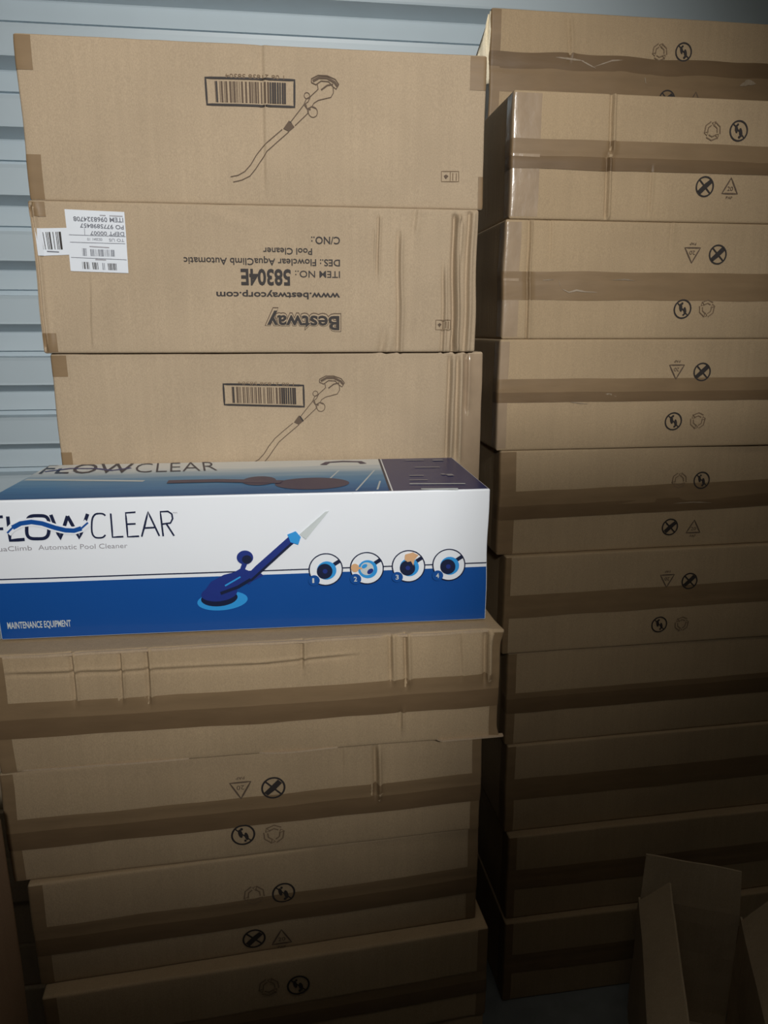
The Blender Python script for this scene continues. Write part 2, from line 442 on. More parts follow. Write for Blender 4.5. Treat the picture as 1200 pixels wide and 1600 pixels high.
# ------------------------------------------------------------------ right-hand column of cartons
GR = 'taped cartons in the right-hand column'
def side_carton(tag, x0, z0, z1, y, rot, label, creases=(), tp=(.40, .60), dark=None, left_end=-.03, vert=0.0, seed=1, syms=(), mt=None, bulge=.002, clear=0.0, wav=.0015, sag=.0, depth=.235, w_=.62, group=GR, lift=.0006, tilt=0.0, crush=(), rough=.001, skew=0.0):
    c = Carton('cardboard_carton', x0, x0+w_, z0, z1, y, depth, rot, label, 'carton', group, creases=creases, seed=seed, material=mt or KRAFT_R, bulge=bulge, sag=sag, crush=crush, rough=rough, skew=skew)
    h = c.h
    if clear: c.tape(-.03, clear, .004, h-.004, CLEAR, 'clear_tape', lift=.0004, label='pale glossy tape over the corner')
    if vert: c.tape(-.035, vert, .002, h-.002, TAPE, 'edge_tape', lift=.0005)
    c.tape(left_end, c.w+.03, h*tp[0], h*tp[1], TAPE, 'packing_tape', wav=wav, lift=lift+.0002, tilt=tilt)
    if dark: c.tape(left_end*.8, c.w+.03, h*dark[0], h*dark[1], TAPE2, 'overlapped_tape', wav=wav, lift=lift+.0006, label='darker doubled strip of brown tape', tilt=tilt)
    symbols(c, syms)
    return c
HR = .1837
Z = [HR*i for i in range(11)]
A_ = side_carton('A', .372, Z[9], Z[10], 1.40, 0.3, 'taped carton set back on top of the right-hand column against the blue-grey wall', creases=[(890, 30, 893, 84, .0016, .0025)], tp=(.30, .64), dark=(.50, .64), vert=.018, seed=11, wav=.006, skew=.14,
    syms=[('rec', 1030, 82, 0), ('step', 1067, 82, 0), ('knife', 1041, 156, 0), ('tri', 1085, 157, 0)], left_end=-.06)
V_ = []; F_c = []
for i in range(9):
    for j in range(15):
        v = j/14; wd_ = .004+.030*v; t = i/8
        V_.append((.0015-wd_*t, .003+.4*wd_*t+.0035*math.sin(t*9+j*.8)*(t > 0)+.002*noise.noise(Vector((i, j*.6, 1))), A_.h*(.985-.62*v)-.006*t))
for i in range(8):
    for j in range(14):
        q = i*15+j; F_c.append((q, q+15, q+16, q+1))
tf = link('torn_side_flap', V_, F_c, [CREAM], A_.e, smooth=True); tf['label'] = 'pale torn paper flap at the left edge'
md = tf.modifiers.new('thick', 'SOLIDIFY'); md.thickness = .0015
B_ = side_carton('B', .358, Z[8], Z[9], 1.20, 0.2, 'carton just below the set-back top one, a long upright dent crossing its tape', creases=[(959, 146, 956, 238, .0022, .0022), (951, 244, 948, 338, .0022, .0022), (1018, 270, 1015, 335, .0008, .002)], tp=(.40, .635), dark=(.40, .505), seed=12, clear=.045,
    syms=[('rec', 1112, 205, 0), ('step', 1153, 205, 0), ('knife', 1100, 292, 0), ('tri', 1140, 292, 0)])
C_ = side_carton('C', .353, Z[7], Z[8], 1.20, 0.0, 'third carton from the top of the right-hand column, wide scuffed tape, symbols upside down', creases=[(829, 345, 824, 530, .0016, .0018), (862, 345, 861, 410, .0006, .002), (1052, 345, 1048, 380, .0006, .002)], tp=(.335, .575), seed=13, clear=.026,
    syms=[('tri', 1080, 398, 1), ('knife', 1120, 398, 1), ('step', 1065, 483, 1), ('rec', 1103, 482, 1)], bulge=.003)
D_ = side_carton('D', .351, Z[6], Z[7], 1.20, 0.2, 'fourth carton from the top of the right-hand column, the last brightly lit one', creases=[], tp=(.44, .65), dark=(.44, .53), seed=14, clear=.016,
    syms=[('tri', 1056, 580, 1), ('knife', 1096, 581, 1), ('step', 1051, 658, 1), ('rec', 1089, 657, 1)])
E_ = side_carton('E', .358, Z[5], Z[6], 1.205, 1.4, 'fifth carton from the top of the right-hand column, brown tape down its left edge', tp=(.37, .64), dark=(.37, .50), vert=.028, seed=15, tilt=.010,
    syms=[('rec', 1060, 750, 0), ('step', 1095, 750, 0), ('knife', 1046, 823, 0), ('tri', 1083, 823, 0)])
F_ = side_carton('F', .372, Z[4], Z[5], 1.196, 1.4, 'sixth carton from the top of the right-hand column, lowest one with readable symbols', tp=(.39, .62), seed=16, vert=.010, tilt=.006,
    syms=[('tri', 1041, 906, 1), ('knife', 1076, 907, 1), ('step', 1029, 975, 1), ('rec', 1064, 974, 1)])
G_ = side_carton('G', .385, Z[3], Z[4], 1.20, 1.6, 'dark unmarked carton, fourth up from the floor in the right-hand column', tp=(.36, .58), dark=(.36, .52), vert=.016, seed=17, tilt=.004)
H_ = side_carton('H', .390, Z[2], Z[3], 1.195, 1.6, 'dark carton, third up from the floor in the right-hand column', tp=(.38, .62), vert=.016, seed=18)
I_ = side_carton('I', .395, Z[1], Z[2], 1.178, 1.4, 'dark carton, second up from the floor in the right-hand column', tp=(.36, .60), vert=.016, seed=19)
J_ = side_carton('J', .392, 0.0, Z[1], 1.165, 1.2, 'bottom carton of the right-hand column, on the floor behind the open carton', tp=(.36, .60), vert=.016, seed=20)

SCUFF = mat('tape_scuff', (0.30, 0.235, 0.165), rough=.45, bump=.5, scale=80)
def scuffs(c, L):
    for i, (P, w_) in enumerate(L):
        q = [Vector(c.loc(*p_)) for p_ in P]; T_, B_2 = [], []
        for k in range(13):
            t = k/12*(len(q)-1); a = min(int(t), len(q)-2); p_ = q[a].lerp(q[a+1], t-a)
            ww = w_*1.1*(.15+math.sin(math.pi*k/12))*(.6+.8*abs(noise.noise(Vector((k*1.7, i*3.1, c.seed)))))
            T_.append((p_.x, p_.y+ww)); B_2.append((p_.x, p_.y-ww*.7))
        c.draw('tape_scuff', [(T_+B_2, [(k, k+1, 14+k, 13+k) for k in range(12)], SCUFF, 0)], lift=.0016, label='pale scuff on the tape')
scuffs(A_, [([(868, 90), (890, 93), (912, 96)], .002), ([(905, 94), (930, 108)], .0015), ([(925, 106), (955, 96), (972, 95)], .0014), ([(1155, 135), (1168, 130), (1180, 132)], .006), ([(1006, 122), (1008, 132)], .003)])
scuffs(C_, [([(878, 452), (888, 457), (900, 454), (912, 456), (932, 457)], .0018), ([(955, 438), (975, 437), (990, 439)], .0013), ([(873, 436), (875, 448)], .0016), ([(848, 438), (866, 437)], .0012)])
scuffs(D_, [([(938, 618), (950, 616), (962, 619)], .0022), ([(890, 628), (918, 631)], .0010)])
scuffs(E_, [([(1050, 786), (1082, 784), (1110, 785)], .0014)])
# ------------------------------------------------------------------ upper left column: printed side faces out
GU = 'printed cartons in the upper left column'
def end_tapes(c, items):
    for (a0, a1, z0, z1) in items: c.tape(a0, a1, z0, z1, TAPE, 'tape_end', lift=.0007)
L1 = Carton('cardboard_carton', -.334, .297, 1.471, 1.674, 1.13, .30, 0.0, 'top carton of the left column with black barcode and pool cleaner drawing', 'carton', GU, bulge=.003, seam=False, seed=31,
            creases=[(411, 72, 415, 290, .0009, .003), (232, 65, 222, 310, .0004, .012)], rough=.0014)
L2 = Carton('cardboard_carton', -.336, .290, 1.268, 1.471, 1.125, .30, 0.0, 'dented carton with a white shipping label and upside-down black lettering, second in the left column', 'carton', GU, bulge=.0015, seam=False, seed=32, rough=.0014,
            creases=[(593, 340, 592, 430, .0012, .0016), (586, 360, 585, 420, .0006, .0016), (626, 365, 624, 550, .0020, .0026), (652, 330, 648, 365, .0010, .003), (696, 420, 692, 552, .0018, .002),
                     (714, 340, 710, 548, .0040, .0030), (737, 335, 728, 548, .0030, .0026), (720, 350, 719, 400, .0015, .002), (700, 515, 713, 545, .0014, .002), (628, 490, 668, 540, .0008, .0022),
                     (605, 525, 600, 548, .0022, .005), (142, 440, 144, 540, .0006, .002), (340, 325, 380, 345, .001, .006), (50, 325, 74, 540, .0028, .0022)])
L3 = Carton('cardboard_carton', -.330, .305, 1.065, 1.268, 1.133, .30, 0.0, 'carton directly behind the blue and white box, glossy crumpled tape at its right edge', 'carton', GU, bulge=.002, seam=False, seed=33,
            creases=[(706, 560, 700, 715, .0032, .0028), (718, 560, 714, 715, .0024, .0026), (731, 560, 729, 640, .0016, .002)], rough=.0014)
end_tapes(L1, [(-.03, .022, .160, .201), (-.03, .020, .002, .058), (L1.w-.024, L1.w+.03, .158, .201), (L1.w-.008, L1.w+.03, .002, .045)])
end_tapes(L2, [(-.03, .022, .182, .201), (-.03, .020, .002, .028)])
end_tapes(L3, [(-.03, .022, .170, .200), (-.03, .016, .030, .060)])
L3.tape(L3.w-.032, L3.w+.05, .002, .200, CLEAR, 'clear_tape', lift=.0006, label='glossy crumpled tape down the right edge')
# the column these three stand on (hidden behind the blue box's pile, seen through the gaps)
for k in range(6):
    zz = 1.065*k/6
    c = Carton('cardboard_carton', (-.60 if k < 4 else -.325)+.004*(k % 2), .295, zz, zz+1.065/6, 1.135+.006*(k % 2), .30, 0, ['lowest dark carton hidden behind the lower left pile, on the floor', 'second dark carton from the floor, hidden behind the lower left pile', 'third dark carton from the floor, hidden behind the lower left pile', 'fourth dark carton from the floor, hidden behind the lower left pile', 'fifth dark carton from the floor, hidden behind the lower left pile', 'hidden dark carton carrying the left column, behind the blue and white box'][k], 'carton', 'cartons hidden behind the lower left pile', seed=60+k)

def cleaner_shapes(c, ox, oz, sc, full=True):
    """line drawing taken from the top carton; coordinates relative to the barcode's lower left corner"""
    def q(u, v):
        x, z = L1.loc(280+u/4.2857, 90+v/4.2857); bx, bz = L1.loc(280+188/4.2857, 90+312/4.2857)
        return (ox+(x-bx)*sc, oz+(z-bz)*sc)
    S = []
    def st(pts, wd=.0011, m=INK_S): S.append(stroke([q(*p_) for p_ in pts], wd, m, 1))
    st([(345, 800), (395, 790), (440, 765), (480, 720), (515, 660), (560, 600), (620, 545), (690, 485)])
    st([(362, 835), (420, 822), (475, 795), (515, 745), (550, 690), (590, 630), (650, 575), (735, 500)])
    st([(750, 430), (835, 318)]); st([(775, 460), (862, 375)])
    S.append(poly([q(*p_) for p_ in [(735, 425), (772, 468), (735, 500), (697, 480)]], INK_S, 1))
    st([(742, 432), (765, 475)], .0022, INK)
    st([(835, 318), (850, 280), (880, 262), (930, 215), (925, 185)]); st([(862, 375), (858, 350), (835, 318), (862, 300), (880, 262)])
    st([(860, 345), (890, 330), (900, 310), (930, 290), (1015, 270), (1032, 240), (1030, 200)])
    st([(950, 220), (990, 190), (1030, 182)], .0018)
    st([(885, 170), (885, 145), (930, 122), (990, 125), (1045, 150), (1068, 185), (1050, 215), (1030, 200), (1000, 165), (950, 160), (915, 185), (885, 170)], .0014)
    st([(895, 160), (935, 138), (990, 140), (1040, 170), (1058, 195)], .0032)
    S.append(ring(q(895, 368), .0062*sc, .0066*sc, .0010, INK_S)); S.append(ring(q(855, 258), .0038*sc, .0038*sc, .0009, INK_S))
    st([(880, 330), (915, 345)]); st([(845, 310), (855, 345), (880, 352)], .0016)
    return S
def box_barcode(c, q0, q1, q2, q3, seed):
    """q: lower left, lower right, upper right, upper left pixels"""
    a, b_, c_, d = (c.loc(*q) for q in (q0, q1, q2, q3))
    S = [stroke([a, b_, c_, d], .0028, INK, 1, closed=True)]
    A, B, C2, D = (Vector(v) for v in (a, b_, c_, d))
    def mix(u, v): return tuple(A.lerp(B, u).lerp(D.lerp(C2, u), v))
    S += barcode(mix(.10, .10), mix(.91, .10), mix(.91, .88), mix(.10, .88), INK_S, seed, 30)
    for k in range(0, 30, 4):
        u = .11+.80*((k*7) % 29)/29; S.append(([mix(u, .1), mix(u+.018, .1), mix(u+.018, .88), mix(u, .88)], [(0, 1, 2, 3)], INK, 2))
    return S
L1.draw('barcode_print', box_barcode(L1, (324, 164), (460, 168), (460, 126), (321, 122), 3))
L1.draw('barcode_number', [text('1 08 21838 58304', L1.loc(444, 119), L1.loc(352, 116), .0052, INK_F)])
bl = L1.loc(280+188/4.2857, 90+312/4.2857)
L1.draw('pool_cleaner_drawing', cleaner_shapes(L1, bl[0], bl[1], 1.0))
def handling(c, u0, v0, u1, v1):
    a, b_, c_, d = c.loc(u0, v1), c.loc(u1, v1), c.loc(u1, v0), c.loc(u0, v0)
    S = [stroke([a, b_, c_, d], .0009, INK_F, 1, closed=True)]
    mx = (a[0]+b_[0])/2; S.append(stroke([(mx, a[1]), (mx, d[1])], .0009, INK_F))
    w_ = (b_[0]-a[0])/2; h_ = d[1]-a[1]
    S.append(poly([(a[0]+w_*.25, a[1]+h_*.55), (a[0]+w_*.5, a[1]+h_*.25), (a[0]+w_*.8, a[1]+h_*.55), (a[0]+w_*.5, a[1]+h_*.7)], INK_S, 1))
    S.append(stroke([(mx+w_*.3, a[1]+h_*.15), (mx+w_*.3, a[1]+h_*.85)], .0012, INK_F)); S.append(stroke([(mx+w_*.7, a[1]+h_*.15), (mx+w_*.7, a[1]+h_*.85)], .0012, INK_F))
    return S
L1.draw('handling_mark', handling(L1, 690, 268, 717, 284))
L2.draw('handling_mark', handling(L2, 680, 500, 703, 515))
L3.draw('barcode_print', box_barcode(L3, (351, 632), (475, 635), (474, 602), (349, 600), 4))
L3.draw('barcode_number', [text('1 08 21838 58304', L3.loc(459, 598), L3.loc(372, 596), .0048, INK_F)])
b3 = L3.loc(351, 632); s3 = (L3.loc(475, 635)[0]-b3[0])/(L1.loc(460, 168)[0]-L1.loc(324, 164)[0])
L3.draw('pool_cleaner_drawing', cleaner_shapes(L3, b3[0], b3[1], s3))

def T(c, s_, u0, v0, u1, v1, capx, m, **k):
    a, b_ = c.loc(u0, v0), c.loc(u1, v1); um, vm = (u0+u1)/2, (v0+v1)/2
    hh = (Vector(c.loc(um, vm+capx))-Vector(c.loc(um, vm))).length
    return text(s_, a, b_, hh, m, **k)
L2.draw('carton_lettering', [
    T(L2, 'C/NO.:', 531, 370.5, 486, 370, 11.5, INK, off=.012),
    T(L2, 'Pool Cleaner', 487.5, 388.5, 411, 387, 10, INK, off=.012),
    T(L2, 'DES.: Flowclear AquaClimb Automatic', 531, 406, 287, 402, 10.5, INK, off=.012),
    T(L2, 'ITEM NO.:', 531, 424, 461, 423, 10.5, INK, off=.004),
    T(L2, '58304E', 454, 422, 376, 421, 24, INK, off=.03),
    T(L2, 'www.bestwaycorp.com', 531, 458, 338, 456, 10, INK, off=.022)])
L2.draw('maker_logo', [
    T(L2, 'Bestway', 533, 492, 413, 490.5, 24.5, INK_S, off=.072, lay=1),
    T(L2, 'Bestway', 532, 492.8, 414.5, 491.3, 24, KRAFT, off=.048, lay=2),
    T(L2, 'Bestway', 530, 494.5, 417, 493, 21.5, INK, off=.022, lay=3)])
# shipping label, half over a smaller barcode sticker
def qpx(c, pts, m, lay, nu=6, nv=6): return quad(*[c.loc(*p_) for p_ in pts], m, lay, nu, nv)
lab0 = L2.draw('barcode_sticker', [qpx(L2, [(61, 400), (111, 398), (107, 356), (55, 357)], PAPER, 0)], label='small white barcode sticker')
L2.draw('sticker_print', barcode(L2.loc(66, 390), L2.loc(100, 390), L2.loc(97, 362), L2.loc(61, 363), INK, 5, 9, 1)+[stroke([L2.loc(73, 393), L2.loc(92, 394)], .0016, GREY, 1)], parent=lab0)
lab = L2.draw('shipping_label', [qpx(L2, [(110, 423.5), (200.5, 427), (194.5, 331.5), (101, 327)], PAPER, 1)], label='white shipping label stuck on upside down')
def lp(x, y): return (80+x/8.571, 310+y/8.571)
S = []
def LT(s_, x0, y0, x1, y1, cap, off=0.0): S.append(T(L2, s_, *lp(x0, y0), *lp(x1, y1), cap/8.571, GREY, lay=3, off=off))
LT('ITEM 0968324708', 965, 265, 297, 245, 60, .015); LT('PO 9775898457', 970, 365, 385, 335, 55, .015)
LT('DEPT 00007', 975, 455, 520, 440, 50, .012); LT('TO US', 975, 545, 770, 540, 40); LT('052841 10', 680, 535, 480, 530, 35)
for (x0, y0, x1, y1) in ((235, 488, 995, 515), (250, 587, 990, 610), (265, 790, 1010, 825)): S.append(stroke([L2.loc(*lp(x0, y0)), L2.loc(*lp(x1, y1))], .0007, GREY, 3))
S.append(stroke([L2.loc(*lp(510, 645)), L2.loc(*lp(775, 662))], .0014, GTXT, 3)); S.append(stroke([L2.loc(*lp(780, 235)), L2.loc(*lp(960, 243))], .0013, GTXT, 3)); S.append(stroke([L2.loc(*lp(650, 228)), L2.loc(*lp(730, 232))], .0013, GTXT, 3))
S.append(stroke([L2.loc(*lp(590, 820)), L2.loc(*lp(735, 828))], .0014, GTXT, 3)); S.append(stroke([L2.loc(*lp(445, 400)), L2.loc(*lp(448, 495))], .0006, GREY, 3))
S += barcode(L2.loc(*lp(420, 770)), L2.loc(*lp(480, 772)), L2.loc(*lp(475, 672)), L2.loc(*lp(412, 668)), GREY, 8, 5, 3)
S += barcode(L2.loc(*lp(530, 774)), L2.loc(*lp(855, 782)), L2.loc(*lp(850, 692)), L2.loc(*lp(520, 680)), GREY, 9, 24, 3)
S += barcode(L2.loc(*lp(420, 945)), L2.loc(*lp(520, 950)), L2.loc(*lp(505, 855)), L2.loc(*lp(412, 850)), INK, 10, 5, 3)
S += barcode(L2.loc(*lp(560, 950)), L2.loc(*lp(645, 955)), L2.loc(*lp(635, 862)), L2.loc(*lp(545, 858)), INK, 12, 5, 3)
S += barcode(L2.loc(*lp(690, 957)), L2.loc(*lp(725, 958)), L2.loc(*lp(720, 868)), L2.loc(*lp(683, 866)), GREY, 13, 3, 3)
S += barcode(L2.loc(*lp(765, 960)), L2.loc(*lp(885, 965)), L2.loc(*lp(878, 875)), L2.loc(*lp(752, 870)), INK, 14, 9, 3)
L2.draw('label_print', S, parent=lab)

# ------------------------------------------------------------------ lower left pile
GL = 'taped cartons piled under the blue and white box'
HL = .155
def low(k, x0, x1, y, rot, label, **kw):
    return side_carton('L', x0, HL*k, HL*(k+1), y, rot, label, w_=x1-x0, group=GL, **kw)
L4 = low(5, -.358, .266, .855, 0.3, 'creased carton that the blue and white box lies on, brown tape across it', creases=[
        (112, 1020, 120, 1090, .0020, .0022), (188, 1018, 193, 1090, .0014, .0018), (230, 1015, 236, 1090, .0018, .0022), (474, 998, 474, 1040, .0012, .002), (612, 992, 612, 1060, .0018, .0022), (636, 990, 636, 1066, .0022, .0022),
        (720, 990, 722, 1055, .0006, .002), (628, 1110, 628, 1140, .0012, .002), (20, 1052, 185, 1046, -.0006, .0024), (190, 1046, 400, 1035, -.0005, .0024), (400, 1036, 540, 1022, -.0006, .0022), (762, 990, 760, 1062, .0030, .0026)],
        tp=(.30, .60), dark=(.30, .46), seed=41, vert=.020, bulge=.003, rough=.0016, sag=.001,
        crush=[(1.0, 1.0, .010, .004, -.003, -.001), (1.0, 0.0, .006, .003, -.003, 0), (0, 0, .015, .002, -.003, 0)])
def ledge(c, a0, a1, z, out, th=.0022, m=None, label='protruding edge of the bottom flap'):
    V = []; n = 40
    for i in range(n+1):
        a = c.w*(a0+(a1-a0)*i/n); k = out*(.55+.45*noise.noise(Vector((a*16, c.seed, 0)))*1.6)*min(1, i/3, (n-i)/3+(1 if a1 > 1 else 0)+.1)
        for (dy, dz) in ((.002, 0), (-k, 0), (-k, th), (.002, th)):
            V.append((a, c.field(a, z)+dy, z+dz+.0008*noise.noise(Vector((a*12, 5, c.seed)))))
    Fc = []
    for i in range(n):
        for j in range(4):
            q = 4*i; Fc.append((q+j, q+4+j, q+4+(j+1) % 4, q+(j+1) % 4))
    Fc += [(0, 1, 2, 3), (4*n+3, 4*n+2, 4*n+1, 4*n)]
    o = link('flap_edge', V, Fc, [m or KRAFT_P], c.e); o['label'] = label; return o
L4.tape(L4.w-.012, L4.w+.03, .002, L4.h-.004, TAPE, 'edge_tape', lift=.0005)
ledge(L4, .02, .36, .0015, .003); ledge(L4, .50, .66, .0015, .004); ledge(L4, .87, 1.012, .0015, .007)
ledge(L4, .02, .985, L4.h-.0045, .0022, .003, label='worn ridge along the top edge')
L5 = low(4, -.360, .252, .865, 2.2, 'second carton below the blue and white box, with triangle and crossed-out knife symbols', creases=[(589, 1168, 589, 1240, .0030, .0026), (537, 1175, 537, 1200, .0006, .002)],
        tp=(.30, .58), dark=(.30, .46), seed=42, vert=.016, syms=[('tri', 376, 1232, 1), ('knife', 427, 1229, 1), ('step', 380, 1303, 1), ('rec', 428, 1302, 1)])
L5.tape(L5.w-.014, L5.w+.03, .002, L5.h-.002, TAPE, 'edge_tape', lift=.0005)
L6 = low(3, -.342, .254, .865, 3.6, 'third carton below the blue and white box, its footprint symbol barely visible', tp=(.30, .58), dark=(.30, .46), seed=43, vert=.018,
        syms=[('rec', 397, 1396, 0), ('step', 443, 1393, 0), ('knife', 397, 1465, 0), ('tri', 440, 1463, 0)])
L6.tape(L6.w-.016, L6.w+.03, .002, L6.h-.002, TAPE, 'edge_tape', lift=.0005)
L7 = low(2, -.335, .268, .845, 3.6, 'fourth carton below the blue and white box, jutting out right of those above', tp=(.28, .52), dark=(.28, .42), seed=44, vert=.018,
        syms=[('rec', 420, 1540, 0), ('step', 466, 1537, 0)])
L7.tape(L7.w-.016, L7.w+.03, .002, L7.h-.002, TAPE, 'edge_tape', lift=.0005)
L8 = low(1, -.335, .266, .85, 3.0, 'dark carton second from the floor in the lower left pile', seed=45)
L9 = low(0, -.338, .262, .855, 2.5, 'carton on the floor at the foot of the lower left pile', seed=46)

# ------------------------------------------------------------------ blue and white retail box
RB = Carton('pool_cleaner_box', -.352, .252, .9325, 1.107, .888, .236, -1.2, 'glossy blue and white pool cleaner box lying on the cartons at the left', 'box', None, r=.0018, bulge=.0012, rough=.0006, material=WHITE, seam=False, seed=51)
def rz(u, v): return RB.loc(u, v)
z_line = (rz(408, 892)[1]+rz(763, 879.5)[1]+rz(5, 904)[1])/3
W = RB.w
RB.draw('blue_panel', [quad((.0012, 0.0012), (W-.0012, .0012), (W-.0012, z_line-.0052), (.0012, z_line-.0052), BLUE, 0, 50, 6),
                       stroke([(.001, z_line), (W-.001, z_line)], .0016, DARKB, 1)], lift=.0002, label='deep blue lower half of the front')
def c1(x, y): return rz(x/3, 700+y/3)
LG = []
def ls(pts, wd=.0034, m=DARKB, lay=2, closed=False): LG.append(stroke([c1(*p_) for p_ in pts], wd, m, lay, closed))
ls([(-62, 435), (-66, 326)], .0034); ls([(-66, 326), (15, 321)]); ls([(-64, 380), (18, 377)])
ls([(38, 320), (52, 432), (120, 427)], .0040)
LG.append(stroke([c1(180+52*math.copysign(abs(math.cos(t))**.55, math.cos(t)), 370+54*math.copysign(abs(math.sin(t))**.55, math.sin(t))) for t in [math.radians(a) for a in range(0, 360, 9)]], .0040, DARKB, 2, True))
ls([(240, 312), (286, 424), (318, 318)], .0040); ls([(318, 318), (376, 420), (412, 308)], .0040)
LG.append(stroke([c1(468+36*math.copysign(abs(math.cos(t))**.7, math.cos(t)), 363+57*math.copysign(abs(math.sin(t))**.7, math.sin(t))) for t in [math.radians(a) for a in range(42, 322, 10)]], .0020, DARKB, 2))
thin = .0021
ls([(520, 306), (531, 417), (582, 414)], thin); ls([(636, 300), (590, 303), (602, 415), (656, 412)], thin); ls([(596, 356), (638, 354)], thin)
ls([(668, 414), (694, 298), (748, 411)], thin); ls([(678, 374), (730, 371)], thin)
ls([(766, 412), (752, 298), (788, 296), (806, 308), (810, 330), (800, 350), (758, 356)], thin); ls([(782, 356), (817, 410)], thin)
wv = [(38, 397), (62, 372), (100, 352), (150, 345), (200, 352), (260, 372), (310, 384), (350, 386), (385, 375), (415, 348)]
LG.append(stroke([c1(*p_) for p_ in wv], .0098, WHITE, 3)); LG.append(stroke([c1(*p_) for p_ in wv[1:-1]], .0056, BLUE, 4)); LG.append(stroke([c1(*p_) for p_ in wv], .0022, BLUE, 4))
RB.draw('product_logo', LG, lift=.0004)
RB.draw('trademark_letters', [T(RB, 'TM', 270, 802.5, 277, 802, -2.5, GTXT, lay=2)], lift=.0004)
RB.draw('product_name', [T(RB, 'AquaClimb', -20, 862, 52, 859, 7.5, GTXT, lay=2), T(RB, 'Automatic Pool Cleaner', 62, 858.5, 201, 855.5, 7.5, GTXT, lay=2)], lift=.0004)
RB.draw('category_lettering', [T(RB, 'MAINTENANCE EQUIPMENT', 13, 982, 112, 978, 10, MIST, lay=3, off=.02)], lift=.0004)
# printed picture of the cleaner
I = []
def ip(*pts): return [rz(*p_) for p_ in pts]
I.append(disc(rz(348, 938), .031, .0125, SKYB, 2, 32, 4)); I.append(disc(rz(343, 934), .0225, .0105, DARKB, 3, 28, 4)); I.append(disc(rz(343, 926), .0222, .0105, NAVY2, 4, 28, 6))
I.append(poly(ip((320, 922), (330, 908), (350, 897), (366, 893), (378, 886), (392, 892), (402, 890), (412, 898), (398, 905), (378, 914), (364, 926), (345, 934)), NAVY2, 5))
I.append(stroke(ip((376, 900), (380, 886), (384, 876)), .0060, NAVY2, 5)); I.append(disc(rz(383, 870), .0100, .0090, NAVY2, 6, 24)); I.append(disc(rz(386, 873), .0060, .0055, DARKB, 7, 20))
I.append(stroke(ip((384, 908), (404, 888), (456, 842)), .0105, NAVY2, 6)); I.append(stroke(ip((392, 906), (412, 888), (456, 848)), .0030, DARKB, 7))
I.append(stroke(ip((345, 926), (372, 916), (392, 904)), .0040, DARKB, 7)); I.append(stroke(ip((352, 914), (376, 900)), .0020, SKYB, 7))
I.append(poly(ip((449, 834), (462, 829), (470, 838), (466, 850), (454, 846)), SKYB, 8)); I.append(poly(ip((468, 834), (508, 799), (514, 798), (478, 842)), MIST, 5))
RB.draw('cleaner_picture', I, lift=.0004)
for n_, (u, v) in enumerate([(509, 889), (574, 887), (639, 884), (702, 882)]):
    c0 = rz(u, v); rr = .0207; S = []
    S += [disc(c0, rr, rr, WHITE, 3, 48), ring(c0, rr, rr, .0015, DARKB, 5, 60)]
    x, z_ = c0
    S.append(stroke([(x+.005, z_+.003), (x+.0178, z_+.0108)], .0050, DARKB, 4)); S.append(disc((x+.001, z_-.0012), .0122, .0120, SKYB, 6, 30))
    if n_ == 1:
        S += [disc((x, z_-.0005), .0085, .0085, MIST, 7, 24), disc((x+.004, z_-.004), .0045, .003, NAVY2, 8, 14, 40), disc((x-.003, z_+.003), .004, .0025, SKYB, 8, 14, 30), disc((x-.0150, z_+.0012), .0052, .0056, SKIN, 8, 20), stroke([(x-.011, z_+.001), (x-.006, z_)], .0022, SKIN, 8)]
    else:
        S += [disc((x-.0015, z_-.0022), .0098, .0100, DARKB, 7, 28), disc((x-.001, z_-.002), .003, .003, NAVY2, 8, 14)]
    if n_ == 2:
        S += [poly([(x-.004, z_+.016), (x+.006, z_+.0185), (x+.013, z_+.0145), (x+.008, z_+.009), (x+.006, z_+.001), (x+.003, z_+.007), (x-.001, z_+.006), (x-.005, z_+.009)], SKIN, 9)]
    S.append(disc((x-.0150, z_-.0135), .0072, .0070, BLUE, 9, 20)); S.append(text('1234'[n_], (x-.0172, z_-.0165), (x-.0132 if n_ else x-.0148, z_-.0165), .0062, MIST, 10, off=.02))
    RB.draw('step_roundel', S, lift=.0004)
# top of the box
def tz(u, v): return RB.loc(u, v, 'top')
H2 = RB.d; xa = tz(590, 716); xb = tz(610, 772)
def xl(y): return xa[0]+(xb[0]-xa[0])*(y-xa[1])/(xb[1]-xa[1])
RB.draw('top_photo', [quad((.002, .002), (xl(0), .002), (xl(H2), H2-.002), (.002, H2-.002), POOL, 0, 30, 8)], face='top', lift=.0002, label='printed pool picture on the top')
RB.draw('top_panel', [quad((xl(0)+.005, .002), (W-.002, .002), (W-.002, H2-.002), (xl(H2)+.005, H2-.002), NAVY, 0, 10, 8), stroke([(xl(0)+.0015, .002), (xl(H2)+.0015, H2-.002)], .003, DARKB, 1)], face='top', lift=.0002, label='navy panel at the right end of the top')
TP = []
def ts(pts, wd, m, lay=2): TP.append(stroke([tz(*p_) for p_ in pts], wd, m, lay, sub=.02))
TP.append(disc(tz(488, 756), .048, .038, PLUM, 2)); TP.append(disc(tz(405, 752), .022, .030, PLUM, 3)); ts([(262, 754), (340, 752), (440, 754)], .020, PLUM, 4)
RB.draw('cleaner_silhouette', TP, face='top', lift=.0003); TP.clear()
ts([(505, 727), (512, 723), (536, 721.5), (562, 722), (568, 725)], .010, PLUM)
RB.draw('handle_picture', TP, face='top', lift=.0003); TP.clear()
for (u0, v0, u1, v1) in ((552, 772, 585, 735), (588, 771, 594, 752), (505, 758, 530, 735)): ts([(u0, v0), (u1, v1)], .0022, MIST, 1); RB.draw('water_glint', TP, face='top', lift=.0003); TP.clear()
ts([(40, 750), (225, 752)], .010, MIST, 1); RB.draw('water_glint', TP, face='top', lift=.0003); TP.clear()
